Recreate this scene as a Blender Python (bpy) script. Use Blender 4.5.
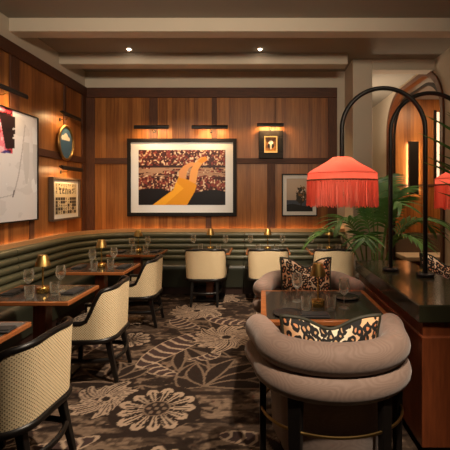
import bpy, bmesh, math, random
import numpy as np
from mathutils import Vector, Matrix
PI = math.pi
for o in list(bpy.data.objects): bpy.data.objects.remove(o, do_unlink=True)
S = bpy.context.scene
COL = S.collection
random.seed(7)
RNG = np.random.RandomState(11)

# ------------------------------------------------------------------ camera
F, VX, VY, EYE = 380.0, 262.0, 195.0, 1.6
cam = bpy.data.cameras.new('camera'); camo = bpy.data.objects.new('camera', cam); COL.objects.link(camo)
cam.sensor_width = 36; cam.lens = 36*F/450
cam.shift_x = -(VX-225)/450; cam.shift_y = -(225-VY)/450
cam.clip_start = .05
camo.location = (0, 0, EYE); camo.rotation_euler = (PI/2, 0, 0)
S.camera = camo
S.view_settings.view_transform = 'Standard'; S.view_settings.look = 'None'
S.view_settings.gamma = 1; S.view_settings.exposure = 0.0
try: S.view_settings.use_curve_mapping = False
except Exception: pass

# ------------------------------------------------------------------ world and room lights
W = bpy.data.worlds.new('world'); S.world = W; W.use_nodes = True
W.node_tree.nodes['Background'].inputs[0].default_value = (1.0, .72, .48, 1)
W.node_tree.nodes['Background'].inputs[1].default_value = .015
WARM = (1.0, .67, .38)

def lamp(kind, name, loc, power, color=WARM, target=None, size=.1, size_y=None, angle=70, blend=.6, parent=None):
    l = bpy.data.lights.new(name, kind); l.energy = power; l.color = color
    if kind == 'AREA':
        l.size = size
        if size_y: l.shape = 'RECTANGLE'; l.size_y = size_y
    else:
        l.shadow_soft_size = size
    if kind == 'SPOT': l.spot_size = math.radians(angle); l.spot_blend = blend
    o = bpy.data.objects.new(name, l); COL.objects.link(o); o.location = loc
    if target is not None:
        o.rotation_euler = (Vector(target)-Vector(loc)).to_track_quat('-Z', 'Y').to_euler()
    if parent: o.parent = parent
    return o

# unseen warm fill panel added behind the camera, then ceiling spots
rg = lamp('AREA', 'room_fill', (0, -.8, 3.1), 36, (1.0, .80, .58), (-1.2, 6.0, 3.7), 3.0, .5)
rg.data.spread = math.radians(75)
SPOTS = [  # x, y, power, target, cone
    (-2.0, 5.55, 60, (-2.1, 5.8, .5), 100), (-.03, 5.55, 60, (-.1, 5.6, 0), 100),
    (.1, 3.3, 900, (.1, 5.5, .55), 42), (.9, 2.2, 980, (-1.25, 3.2, .5), 52),
    (-.5, 3.5, 50, (-.75, 3.6, 0), 80),
    (.60, .25, 640, (.46, 2.05, .69), 24), (1.5, .7, 190, (1.3, 2.3, .55), 34), (.9, 4.2, 60, (.45, 3.9, .7), 60),  # the second is an unseen spot added to brighten the console front
    (-1.3, 3.2, 330, (-1.41, 6.75, 1.85), 33), (-.9, 3.6, 260, (-3.1, 4.4, 1.9), 50),
    (1.9, 3.5, 110, (1.38, 4.3, 1.1), 46)]  # unseen spot added to brighten the palm
for i, (x, y, p, t, a) in enumerate(SPOTS):
    lamp('SPOT', 'ceiling_spot', (x, y, 3.76 if y > 0 else 2.9), p, (1.0, .90, .78) if p in (330, 260) else (1.0, .82, .62), t, .06, angle=a, blend=.9)

# ------------------------------------------------------------------ helpers
def lin(c):
    c = np.asarray(c, float)/255.0
    return np.where(c <= .04045, c/12.92, ((c+.055)/1.055)**2.4)
def at(px, py, Y): return Vector(((px-VX)*Y/F, Y, EYE-(py-VY)*Y/F))
def onz(px, py, z):
    Y = (EYE-z)*F/(py-VY); return Vector(((px-VX)*Y/F, Y, z))

class MB:
    def __init__(s): s.v = []; s.f = []; s.uv = []; s.mat = []
    def add(s, vs, fs, uv=None):
        n = len(s.v); s.v += [tuple(p) for p in vs]
        s.uv += [tuple(u) for u in uv] if uv is not None else [(0, 0)]*len(vs)
        s.f += [tuple(i+n for i in f) for f in fs]; return s
    def box(s, x0, x1, y0, y1, z0, z1):
        v = [(x, y, z) for z in (z0, z1) for y in (y0, y1) for x in (x0, x1)]
        return s.add(v, [(0, 2, 3, 1), (4, 5, 7, 6), (0, 1, 5, 4), (2, 6, 7, 3), (0, 4, 6, 2), (1, 3, 7, 5)])
    def hexa(s, bot, top):   # two quads, same winding
        return s.add(list(bot)+list(top), [(3, 2, 1, 0), (4, 5, 6, 7), (0, 1, 5, 4), (1, 2, 6, 5), (2, 3, 7, 6), (3, 0, 4, 7)])
    def prism(s, pts, z0, z1):
        n = len(pts)
        return s.add([(x, y, z0) for x, y in pts]+[(x, y, z1) for x, y in pts],
            [tuple(range(n-1, -1, -1)), tuple(range(n, 2*n))]+[(i, (i+1) % n, n+(i+1) % n, n+i) for i in range(n)])
    def lathe(s, prof, c=(0, 0, 0), n=24, sx=1, sy=1):
        vs = []; fs = []
        for r, z in prof:
            for k in range(n):
                a = 2*PI*k/n; vs.append((c[0]+r*sx*math.cos(a), c[1]+r*sy*math.sin(a), c[2]+z))
        m = len(prof)
        for j in range(m-1):
            for k in range(n):
                fs.append((j*n+k, j*n+(k+1) % n, (j+1)*n+(k+1) % n, (j+1)*n+k))
        if prof[0][0] > 1e-6: fs.append(tuple(range(n-1, -1, -1)))
        if prof[-1][0] > 1e-6: fs.append(tuple((m-1)*n+k for k in range(n)))
        return s.add(vs, fs)
    def tube(s, pts, r, n=10, closed=False, round_cap=False, sq=1.0):
        P = [Vector(p) for p in pts]; R = list(r) if hasattr(r, '__len__') else [r]*len(P)
        if round_cap and not closed:
            d0 = (P[0]-P[1]).normalized(); d1 = (P[-1]-P[-2]).normalized(); a = []; b = []
            for t in (.999, .94, .8, .6, .35):
                a.append((P[0]+d0*R[0]*t, R[0]*math.sqrt(1-t*t))); b.append((P[-1]+d1*R[-1]*t, R[-1]*math.sqrt(1-t*t)))
            b.reverse()
            P = [p for p, _ in a]+P+[p for p, _ in b]; R = [q for _, q in a]+R+[q for _, q in b]
        m = len(P); T = []
        for i in range(m):
            if closed: t = P[(i+1) % m]-P[i-1]
            else: t = P[min(i+1, m-1)]-P[max(i-1, 0)]
            T.append(t.normalized())
        up = Vector((0, 0, 1)) if abs(T[0].z) < .9 else Vector((1, 0, 0))
        N = (up-T[0]*up.dot(T[0])).normalized(); vs = []; fs = []
        for i in range(m):
            N = (N-T[i]*N.dot(T[i])).normalized(); B = T[i].cross(N)
            for k in range(n):
                a = 2*PI*k/n; vs.append(P[i]+(N*math.cos(a)*sq+B*math.sin(a))*R[i])
        for i in range(m if closed else m-1):
            j = (i+1) % m
            for k in range(n): fs.append((i*n+k, i*n+(k+1) % n, j*n+(k+1) % n, j*n+k))
        if not closed:
            fs.append(tuple(range(n-1, -1, -1))); fs.append(tuple((m-1)*n+k for k in range(n)))
        return s.add(vs, fs)
    def build(s, name, m, parent=None, smooth=False, bevel=0, solid=0, sub=0, seg=2):
        me = bpy.data.meshes.new(name); me.from_pydata(s.v, [], s.f); me.update()
        u = me.uv_layers.new(name='UVMap')
        idx = np.zeros(len(me.loops), dtype=np.int32); me.loops.foreach_get('vertex_index', idx)
        u.data.foreach_set('uv', np.array(s.uv, dtype=np.float32)[idx].ravel())
        b = bmesh.new(); b.from_mesh(me); bmesh.ops.recalc_face_normals(b, faces=b.faces[:]); b.to_mesh(me); b.free()
        me.materials.append(m)
        o = bpy.data.objects.new(name, me); COL.objects.link(o)
        if parent: o.parent = parent
        if smooth:
            for p in me.polygons: p.use_smooth = True
            if smooth != 'all': me.set_sharp_from_angle(angle=math.radians(45))
        if bevel:
            k = o.modifiers.new('bevel', 'BEVEL'); k.width = bevel; k.segments = seg; k.limit_method = 'ANGLE'; k.angle_limit = math.radians(40)
        if solid:
            k = o.modifiers.new('solid', 'SOLIDIFY'); k.thickness = solid; k.offset = 0
        if sub:
            k = o.modifiers.new('sub', 'SUBSURF'); k.levels = sub; k.render_levels = sub
        return o

def tag(o, label, cat, group=None):
    o['label'] = label; o['category'] = cat
    if group: o['group'] = group
    return o
def thing(name, label, cat, loc=(0, 0, 0), rz=0, group=None):
    o = bpy.data.objects.new(name, None); COL.objects.link(o); o.empty_display_size = .1
    o.location = loc; o.rotation_euler = (0, 0, rz)
    return tag(o, label, cat, group)
def struct(o): o['kind'] = 'structure'; return o
def dup(root, loc, rz=0, label=None, group=None):
    r = root.copy(); COL.objects.link(r); r.location = loc; r.rotation_euler = (0, 0, rz)
    if label: r['label'] = label
    if group: r['group'] = group
    for ch in list(root.children):
        c = ch.copy(); COL.objects.link(c); c.parent = r
        for g in list(ch.children):
            d = g.copy(); COL.objects.link(d); d.parent = c
    return r
class Proto:
    """first use moves the built thing itself, later uses copy it"""
    def __init__(s, root): s.root = root; s.used = False
    def put(s, loc, rz, label, group):
        if not s.used:
            s.used = True; r = s.root; r.location = loc; r.rotation_euler = (0, 0, rz); r['label'] = label
            if group: r['group'] = group
            return r
        return dup(s.root, loc, rz, label, group)

# ------------------------------------------------------------------ materials
class NT:
    def __init__(s, name):
        s.m = bpy.data.materials.new(name); s.m.use_nodes = True; s.t = s.m.node_tree
        s.b = s.t.nodes['Principled BSDF']; s.out = s.t.nodes['Material Output']
    def n(s, typ, **k):
        x = s.t.nodes.new(typ)
        for a, v in k.items(): setattr(x, a, v)
        return x
    def l(s, a, b): s.t.links.new(a, b)
    def val(s, sock, v):
        if hasattr(v, 'is_output'): s.l(v, sock)
        else: sock.default_value = v
    def math(s, op, a, b=0.0, c=None):
        x = s.n('ShaderNodeMath', operation=op); s.val(x.inputs[0], a); s.val(x.inputs[1], b)
        if c is not None: s.val(x.inputs[2], c)
        return x.outputs[0]
    def coord(s, which='Object'): return s.n('ShaderNodeTexCoord').outputs[which]
    def mapping(s, vec, scale=(1, 1, 1), rot=(0, 0, 0)):
        x = s.n('ShaderNodeMapping'); s.l(vec, x.inputs[0]); x.inputs['Scale'].default_value = scale; x.inputs['Rotation'].default_value = rot
        return x.outputs[0]
    def noise(s, vec, scale, detail=3, rough=.5):
        x = s.n('ShaderNodeTexNoise'); s.l(vec, x.inputs['Vector']); x.inputs['Scale'].default_value = scale
        x.inputs['Detail'].default_value = detail; x.inputs['Roughness'].default_value = rough
        return x.outputs[0]
    def ramp(s, fac, stops, interp='LINEAR'):
        x = s.n('ShaderNodeValToRGB'); s.l(fac, x.inputs[0]); r = x.color_ramp; r.interpolation = interp
        while len(r.elements) < len(stops): r.elements.new(.5)
        for e, (p, c) in zip(r.elements, stops): e.position = p; e.color = (*c[:3], 1)
        return x.outputs[0]
    def mix(s, fac, a, b, blend='MIX'):
        x = s.n('ShaderNodeMix', data_type='RGBA', blend_type=blend)
        s.val(x.inputs[0], fac)
        for i, v in ((6, a), (7, b)):
            if hasattr(v, 'is_output'): s.l(v, x.inputs[i])
            else: x.inputs[i].default_value = (*v[:3], 1)
        return x.outputs[2]
    def bump(s, h, strength=.3, dist=.01):
        x = s.n('ShaderNodeBump'); x.inputs['Strength'].default_value = strength; x.inputs['Distance'].default_value = dist
        s.l(h, x.inputs['Height']); s.l(x.outputs[0], s.b.inputs['Normal'])
    def p(s, **k):
        for a, v in k.items():
            s.val(s.b.inputs[a.replace('_', ' ')], v if not isinstance(v, tuple) else (*v[:3], 1))
        return s.m

def plain(name, col, rough=.6, metal=0.0, spec=.5, var=.12, scale=30, bump=0):
    """one colour with a little procedural wear"""
    k = NT(name); v = k.coord(); f = k.noise(v, scale, 4)
    c = k.mix(f, tuple(np.array(col)*(1-var)), tuple(np.minimum(np.array(col)*(1+var), 1)))
    k.l(c, k.b.inputs['Base Color'])
    if bump: k.bump(f, bump)
    k.p(Roughness=rough, Metallic=metal); k.b.inputs['Specular IOR Level'].default_value = spec
    return k.m

def plank_wood(name, a, b, width=.12, rough=.38):
    k = NT(name); co = k.coord(); sep = k.n('ShaderNodeSeparateXYZ'); k.l(co, sep.inputs[0])
    u = k.math('ADD', sep.outputs[0], sep.outputs[1])
    q = k.math('DIVIDE', u, width); fl = k.math('FLOOR', q); fr = k.math('FRACT', q)
    wn = k.n('ShaderNodeTexWhiteNoise', noise_dimensions='1D'); k.l(fl, wn.inputs['W'])
    comb = k.n('ShaderNodeCombineXYZ'); k.l(k.math('MULTIPLY', u, 26), comb.inputs[0])
    k.l(k.math('MULTIPLY', sep.outputs[2], 1.3), comb.inputs[1]); k.l(k.math('MULTIPLY', wn.outputs[0], 40), comb.inputs[2])
    g = k.noise(comb.outputs[0], 1.6, 5, .6)
    t = k.math('ADD', k.math('MULTIPLY', wn.outputs[0], .50), k.math('MULTIPLY', g, .95))
    t = k.math('SUBTRACT', t, .26)
    c = k.ramp(t, [(.1, b), (.5, tuple((np.array(a)+np.array(b))/2)), (.9, a)])
    seam = k.math('LESS_THAN', fr, .03)
    c = k.mix(k.math('MULTIPLY', seam, .6), c, tuple(np.array(b)*.35))
    k.l(c, k.b.inputs['Base Color']); k.bump(k.math('SUBTRACT', g, seam), .15, .004)
    k.b.inputs['Specular IOR Level'].default_value = .35
    return k.p(Roughness=rough)
def grain_wood(name, a, b, axis=0, rough=.35, scale=4):
    k = NT(name); sc = [18, 18, 18]; sc[axis] = 1.4
    v = k.mapping(k.coord(), tuple(sc)); g = k.noise(v, scale, 5, .6)
    k.l(k.ramp(g, [(.3, b), (.7, a)]), k.b.inputs['Base Color']); k.bump(g, .08, .003)
    return k.p(Roughness=rough)

M = {}
M['wall_wood'] = plank_wood('wall_wood', (.50, .20, .052), (.17, .056, .015), .078)
M['trim_wood'] = grain_wood('trim_wood', (.105, .034, .013), (.05, .016, .007), 0, .6)
M['trim_wood_v'] = grain_wood('trim_wood_v', (.13, .043, .016), (.06, .02, .008), 2, .6)
M['ledge_wood'] = grain_wood('ledge_wood', (.42, .17, .06), (.26, .10, .035), 0, .35)
M['lip_wood'] = grain_wood('lip_wood', (.62, .34, .15), (.50, .25, .10), 0, .35)
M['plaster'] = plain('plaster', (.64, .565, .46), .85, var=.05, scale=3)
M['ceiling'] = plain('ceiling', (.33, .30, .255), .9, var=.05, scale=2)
M['table_wood'] = grain_wood('table_wood', (.36, .12, .035), (.19, .058, .018), 0, .25)
M['table_dark'] = plain('table_dark', (.035, .030, .024), .13, var=.3, scale=9)
M['cab_wood'] = grain_wood('cabinet_wood', (.19, .046, .014), (.10, .024, .008), 2, .35, 2.5)
M['stone'] = plain('stone', (.026, .024, .013), .16, var=.5, scale=7)
M['black'] = plain('black_wood', (.0065, .005, .0045), .36, spec=.3, var=.2)
M['black_metal'] = plain('black_metal', (.012, .010, .009), .38, .3, var=.2)
M['brass'] = plain('brass', (.72, .46, .14), .24, 1.0, var=.1)
M['shade_brass'] = plain('shade_brass', (.34, .215, .07), .42, 1.0, var=.1)
M['old_brass'] = plain('old_brass', (.40, .25, .09), .34, 1.0, var=.15)
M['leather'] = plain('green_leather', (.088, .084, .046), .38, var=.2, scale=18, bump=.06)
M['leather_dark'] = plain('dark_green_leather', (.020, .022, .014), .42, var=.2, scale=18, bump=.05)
M['plinth'] = plain('plinth', (.025, .010, .007), .5)
M['napkin'] = plain('napkin', (.018, .016, .016), .8, scale=80)
M['plate'] = plain('plate', (.020, .018, .018), .25)
M['piping'] = plain('piping', (.035, .032, .018), .6, scale=60)
M['mat_board'] = plain('mat_board', (.80, .78, .74), .8, var=.03)
M['frame_black'] = plain('frame_black', (.012, .009, .007), .5, spec=.2)
M['frame_brown'] = plain('frame_brown', (.10, .062, .04), .5)
M['white_metal'] = plain('white_metal', (.75, .72, .66), .5, var=.03)
M['soil'] = plain('soil', (.03, .02, .014), .95, var=.5)
M['pot'] = plain('pot', (.10, .085, .07), .6)
M['stem'] = plain('stem', (.10, .17, .035), .5, var=.3)
M['bench'] = plain('bench_fabric', (.105, .072, .05), .9, scale=50)
M['bench_seat'] = plain('bench_seat', (.55, .45, .33), .9, scale=50)

def leaf_mat():
    k = NT('palm_leaf'); f = k.noise(k.coord(), 6, 3)
    c = k.ramp(f, [(.3, (.045, .115, .028)), (.7, (.13, .27, .06))])
    k.l(c, k.b.inputs['Base Color']); k.p(Roughness=.4)
    tr = k.n('ShaderNodeBsdfTranslucent'); k.l(c, tr.inputs[0]); mx = k.n('ShaderNodeMixShader'); mx.inputs[0].default_value = .25
    k.l(k.b.outputs[0], mx.inputs[1]); k.l(tr.outputs[0], mx.inputs[2]); k.l(mx.outputs[0], k.out.inputs[0]); return k.m
M['leaf'] = leaf_mat()

def cane_mat():
    k = NT('woven_cane'); uv = k.coord('UV'); sep = k.n('ShaderNodeSeparateXYZ'); k.l(uv, sep.inputs[0])
    p = 2*PI/.021
    su = k.math('SINE', k.math('MULTIPLY', sep.outputs[0], p)); sv = k.math('SINE', k.math('MULTIPLY', sep.outputs[1], p))
    hole = k.math('GREATER_THAN', k.math('MULTIPLY', su, sv), .55)
    f = k.noise(k.coord(), 40, 3); f2 = k.noise(k.coord(), 5, 3)
    c = k.mix(f, (.74, .57, .34), (.90, .74, .49)); c = k.mix(k.math('MULTIPLY', f2, .35), c, (.50, .36, .19))
    c = k.mix(hole, c, (.085, .05, .022)); k.l(c, k.b.inputs['Base Color'])
    k.bump(k.math('SUBTRACT', k.math('MULTIPLY', su, sv), hole), .12, .002)
    return k.p(Roughness=.6)
M['cane'] = cane_mat()

def seat_fabric():
    k = NT('patterned_seat'); v = k.n('ShaderNodeTexVoronoi', feature='DISTANCE_TO_EDGE'); v.inputs['Scale'].default_value = 26
    k.l(k.coord(), v.inputs['Vector']); c = k.ramp(v.outputs[0], [(.05, (.22, .16, .11)), (.14, (.018, .013, .012))])
    k.l(c, k.b.inputs['Base Color']); return k.p(Roughness=.85)
M['seat_fabric'] = seat_fabric()

def moire():
    k = NT('ribbed_velvet'); co = k.coord(); n = k.noise(k.mapping(co, (1, 1, 2.6)), 3.2, 1)
    w = k.math('SINE', k.math('ADD', k.math('MULTIPLY', n, 150), 0))
    sep = k.n('ShaderNodeSeparateXYZ'); k.l(co, sep.inputs[0])
    f = k.math('MULTIPLY_ADD', w, .5, .5)
    c = k.mix(f, (.235, .152, .117), (.28, .187, .148))
    fine = k.noise(k.mapping(co, (1, 1, .06)), 170, 2)
    c = k.mix(k.math('MULTIPLY', fine, .3), c, (.14, .095, .07))
    k.l(c, k.b.inputs['Base Color']); k.bump(fine, .12, .004)
    k.b.inputs['Sheen Weight'].default_value = .25
    return k.p(Roughness=.72)
M['velvet'] = moire()

def leopard():
    k = NT('leopard_print'); co = k.coord('UV'); nz = k.n('ShaderNodeTexNoise'); k.l(co, nz.inputs['Vector']); nz.inputs['Scale'].default_value = 9
    w = k.n('ShaderNodeVectorMath', operation='MULTIPLY_ADD'); k.l(nz.outputs['Color'], w.inputs[0]); w.inputs[1].default_value = (.09, .09, 0); k.l(co, w.inputs[2])
    vec = k.mapping(w.outputs[0], (1.3, .92, 0))
    v = k.n('ShaderNodeTexVoronoi', voronoi_dimensions='2D'); v.inputs['Scale'].default_value = 10.5; v.inputs['Randomness'].default_value = .75; k.l(vec, v.inputs['Vector'])
    gaps = k.noise(co, 24, 2)
    d = k.math('ADD', v.outputs['Distance'], k.math('MULTIPLY', k.math('SUBTRACT', gaps, .5), .28))
    big = k.noise(co, 2.2, 1)
    ground = k.ramp(big, [(.40, (.86, .74, .54)), (.58, (.80, .45, .24))])
    inner = k.ramp(big, [(.42, (.62, .38, .20)), (.6, (.72, .25, .10))])
    c = k.mix(k.math('GREATER_THAN', d, .53), (.012, .009, .008), ground)
    c = k.mix(k.math('LESS_THAN', d, .17), c, inner)
    k.l(c, k.b.inputs['Base Color']); return k.p(Roughness=.8)
M['leopard'] = leopard()

def glass():
    k = NT('clear_glass'); lw = k.n('ShaderNodeLayerWeight'); lw.inputs[0].default_value = .42
    tr = k.n('ShaderNodeBsdfTransparent'); tr.inputs[0].default_value = (.95, .95, .93, 1)
    gl = k.n('ShaderNodeBsdfGlossy'); gl.inputs['Roughness'].default_value = .08
    df = k.n('ShaderNodeBsdfTranslucent'); df.inputs[0].default_value = (.8, .78, .72, 1)  # white mixed in towards the edges stands in for bright rim highlights
    m1 = k.n('ShaderNodeMixShader'); m1.inputs[0].default_value = .6; k.l(gl.outputs[0], m1.inputs[1]); k.l(df.outputs[0], m1.inputs[2])
    m2 = k.n('ShaderNodeMixShader'); k.l(k.math('MULTIPLY_ADD', lw.outputs['Facing'],   1.0, .05), m2.inputs[0]); k.l(tr.outputs[0], m2.inputs[1]); k.l(m1.outputs[0], m2.inputs[2])
    k.l(m2.outputs[0], k.out.inputs[0]); return k.m
M['glass'] = glass()

def emit(name, col, power):
    k = NT(name); k.b.inputs['Base Color'].default_value = (*col, 1); k.b.inputs['Emission Color'].default_value = (*col, 1)
    k.b.inputs['Emission Strength'].default_value = power; return k.m
M['led'] = emit('led_strip', (1, .52, .18), 9)
M['bulb'] = emit('lit_bulb', (1, .72, .40), 14)
M['small_bulb'] = emit('small_bulb', (1, .72, .40), 2)
M['downlight'] = emit('downlight', (1, .86, .66), 14)
M['sconce_glow'] = emit('sconce_glow', (1, .72, .40), 40)
M['lit_glass'] = emit('lit_glass', (1, .80, .58), .8)

def shade_mat(name, col, trans=.55, stripes=0):
    k = NT(name); co = k.coord(); f = k.noise(k.mapping(co, (1, 1, .12)), 60, 3)
    c = k.mix(f, tuple(np.array(col)*.82), col)
    k.l(c, k.b.inputs['Base Color']); k.p(Roughness=.75)
    tr = k.n('ShaderNodeBsdfTranslucent'); k.l(c, tr.inputs[0]); mx = k.n('ShaderNodeMixShader'); mx.inputs[0].default_value = trans
    k.l(k.b.outputs[0], mx.inputs[1]); k.l(tr.outputs[0], mx.inputs[2]); k.l(mx.outputs[0], k.out.inputs[0]); return k.m
M['shade'] = shade_mat('coral_silk', (.88, .18, .125))
M['fringe'] = shade_mat('coral_fringe', (.92, .35, .265), .6)
M['shade_trim'] = plain('shade_trim', (.16, .06, .02), .5)

def attr_mat(name, rough=.6, fine=0, spec=.3):
    k = NT(name); a = k.n('ShaderNodeVertexColor'); a.layer_name = 'Col'; c = a.outputs[0]
    if fine:
        f = k.noise(k.coord(), fine, 2); c = k.mix(.55, c, k.mix(f, (.25, .25, .25), (1, 1, 1)), 'MULTIPLY')
        c = k.mix(1.0, c, (1.25, 1.25, 1.25), 'MULTIPLY'); k.bump(f, .5, .006)
    k.l(c, k.b.inputs['Base Color']); k.b.inputs['Specular IOR Level'].default_value = spec
    return k.p(Roughness=rough)
M['carpet'] = attr_mat('carpet', .95, 190, .1)
M['art'] = attr_mat('printed_art', .45)

def grid_mesh(name, P, C, m, parent=None):
    """P: (ny,nx,3) points, C: (ny,nx,3) linear colours"""
    ny, nx = P.shape[:2]; i = np.arange(ny*nx).reshape(ny, nx)
    f = np.stack([i[:-1, :-1], i[:-1, 1:], i[1:, 1:], i[1:, :-1]], -1).reshape(-1, 4)
    me = bpy.data.meshes.new(name); me.vertices.add(ny*nx); me.vertices.foreach_set('co', P.astype(np.float32).ravel())
    me.loops.add(f.size); me.loops.foreach_set('vertex_index', f.astype(np.int32).ravel())
    me.polygons.add(len(f)); me.polygons.foreach_set('loop_start', np.arange(0, f.size, 4, dtype=np.int32))
    me.update(calc_edges=True); me.validate()
    a = me.color_attributes.new('Col', 'FLOAT_COLOR', 'POINT')
    a.data.foreach_set('color', np.concatenate([C, np.ones((ny, nx, 1))], -1).astype(np.float32).ravel())
    me.materials.append(m); o = bpy.data.objects.new(name, me); COL.objects.link(o)
    if parent: o.parent = parent
    return o

# numpy pattern helpers
def vnoise(x, y, seed=0):
    r = np.random.RandomState(seed); T = r.rand(256, 256)
    xi = np.floor(x).astype(int); yi = np.floor(y).astype(int); fx = x-xi; fy = y-yi
    fx = fx*fx*(3-2*fx); fy = fy*fy*(3-2*fy)
    g = lambda a, b: T[a % 256, b % 256]
    return (g(xi, yi)*(1-fx)+g(xi+1, yi)*fx)*(1-fy)+(g(xi, yi+1)*(1-fx)+g(xi+1, yi+1)*fx)*fy
def fbm(x, y, seed=0, o=4):
    s = 0; a = .5; t = 0
    for k in range(o): s = s+a*vnoise(x*2**k, y*2**k, seed+k); t += a; a *= .5
    return s/t
def inpoly(x, y, poly):
    r = np.zeros(x.shape, bool); n = len(poly)
    for i in range(n):
        x0, y0 = poly[i]; x1, y1 = poly[(i+1) % n]
        if y0 == y1: continue
        c = (y0 > y) != (y1 > y); r ^= c & (x < (x1-x0)*(y-y0)/(y1-y0)+x0)
    return r

# ------------------------------------------------------------------ floor: one carpet with flowers and striped leaves
DARK, MID, TAN, CREAM, MAUVE = (np.array(c) for c in ((.020, .0125, .0095), (.056, .036, .025), (.135, .090, .062), (.29, .205, .145), (.045, .027, .024)))
def carpet(x, y):
    C = np.empty(x.shape+(3,)); n1 = fbm(x*3.1+7, y*4.2, 3); n2 = fbm(x*7+n1*5, y*17, 9); n3 = fbm(x*2.1, y*2.6+40, 21)
    n4 = fbm(x*26, y*34, 33, 3)
    C[:] = DARK
    t = np.clip((n2+n3*.55-.70)*8, 0, 1)[..., None]; C = C*(1-t)+MID*t
    t = np.clip((n2*.75+n4*.45+n1*.35-.83)*12, 0, 1)[..., None]; C = C*(1-t)+TAN*t
    C *= (.55+.9*fbm(x*34+n2*6, y*62, 51, 3))[..., None]
    def put(mask, col): C[mask] = col*(0.82+.36*n4[mask][:, None])
    def leaf(x0, y0, x1, y1, w, bend=0, stripes=7, dark=MAUVE, light=CREAM):
        dx, dy = x1-x0, y1-y0; L = math.hypot(dx, dy); ux, uy = dx/L, dy/L
        a = ((x-x0)*ux+(y-y0)*uy)/L; b = -(x-x0)*uy+(y-y0)*ux-bend*4*a*(1-a)
        hw = w*np.sqrt(np.clip(np.sin(PI*np.clip(a, 0, 1)**.8), 0, 1)); ins = (a > 0) & (a < 1) & (np.abs(b) < hw)
        put(ins, light)
        fr = np.mod(a*stripes+np.abs(b)/w*.35, 1)
        put(ins & (fr < .72) & (np.abs(b) < hw-.012) & (np.abs(b) > -.01), dark)
    def blade(x0, y0, x1, y1, w, bend):
        dx, dy = x1-x0, y1-y0; L = math.hypot(dx, dy); ux, uy = dx/L, dy/L
        a = ((x-x0)*ux+(y-y0)*uy)/L; b = -(x-x0)*uy+(y-y0)*ux-bend*4*a*(1-a)
        hw = w*np.sin(PI*np.clip(a, 0, 1)); ins = (a > 0) & (a < 1) & (np.abs(b) < hw)
        put(ins, DARK); put((a > 0) & (a < 1) & (np.abs(np.abs(b)-hw) < .011), TAN)
    def flower(cx, cy, R, n=13, ph=0, core=.36, dots=True):
        dx, dy = x-cx, y-cy; r = np.hypot(dx, dy)/R; th = np.arctan2(dy, dx)+ph
        put(r < 1.12+.05*np.cos(th*5), DARK)
        k = np.floor(th/(2*PI)*n); loc = th/(2*PI)*n-k-.5
        edge = .80+.2*np.cos(loc*PI)+.05*np.sin(k*2.3)
        put((r < edge) & (r > core) & (np.abs(loc) < .42), CREAM)
        fine = np.abs(np.mod(th/(2*PI)*n*3.0, 1)-.5)
        put((r < edge*.86) & (r > core) & (fine < .22), DARK)
        put((r < core), TAN); put((r < core*.86), DARK)
        if dots:
            for j in range(7):
                a = 2*PI*j/6; q = 0 if j == 6 else core*.55
                put(np.hypot(dx/R-q*math.cos(a), dy/R-q*math.sin(a)) < core*.18, TAN)
    def lily(cx, cy, R, n=6, ph=0):
        dx, dy = x-cx, y-cy; r = np.hypot(dx, dy)/R; th = np.arctan2(dy, dx)+ph+r*.7
        k = np.floor(th/(2*PI)*n); loc = np.abs(th/(2*PI)*n-k-.5)
        edge = 1-1.3*loc**2+.12*np.sin(k*5+loc*14); put(r < edge+.07, DARK); put(r < edge, CREAM)
        put((r < edge-.08) & (np.mod(loc*7+.25+.25*np.sin(r*9), 1) < .36) & (r > .2), MAUVE)
        put((r < edge-.05) & (r > .12) & (loc < .035), DARK); put(r < .13, DARK)
    # foliage and secondary blooms around the room
    rr = np.random.RandomState(4)
    for _ in range(46):
        cx, cy = rr.uniform(-2.4, 2.4), rr.uniform(1.2, 6.1); a = rr.uniform(0, 2*PI); L = rr.uniform(.35, .6)
        if rr.rand() < .45: leaf(cx, cy, cx+L*math.cos(a), cy+L*math.sin(a), rr.uniform(.07, .12), rr.uniform(-.1, .1), 6)
        elif rr.rand() < .75:
            for q in (-.5, 0, .5): blade(cx, cy, cx+L*math.cos(a+q), cy+L*math.sin(a+q), .06, .06*q)
        else: lily(cx, cy, rr.uniform(.16, .28), 5, a)
    flower(-1.75, 2.35, .26, 12, .3); flower(-1.45, 4.2, .22, 12, 1); lily(-.9, 5.25, .38, 6, .4); lily(.2, 5.0, .3, 6, 1.4)
    leaf(-.2, 4.75, -.75, 5.0, .12, .05, 6); leaf(-1.15, 4.95, -.75, 4.55, .12, -.05, 6)
    # the large motifs in the middle of the aisle
    for e in ((-.02, 3.62), (.12, 3.42), (.1, 3.15), (-.75, 3.35), (-.62, 3.62), (-.25, 3.72)):
        blade(-.48, 3.18, e[0], e[1], .075, .05)
    leaf(-.62, 4.45, -1.16, 3.52, .17, -.06, 9)
    lily(-.40, 4.28, .40, 6, .5);
    flower(-.79, 2.85, .29, 13, .2); flower(-.62, 2.17, .25, 12, .1)
    return C
xs = np.unique(np.concatenate([np.linspace(-3.3, -2.5, 9), np.arange(-2.5, 1.3, .0095), np.linspace(1.3, 4.8, 30)]))
ys = np.unique(np.concatenate([np.linspace(-1.6, 1.6, 20), np.arange(1.6, 6.3, .0105), np.linspace(6.3, 9.8, 30)]))
GX, GY = np.meshgrid(xs, ys)
fl = struct(grid_mesh('floor', np.stack([GX, GY, np.zeros_like(GX)], -1), carpet(GX, GY), M['carpet']))

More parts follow.
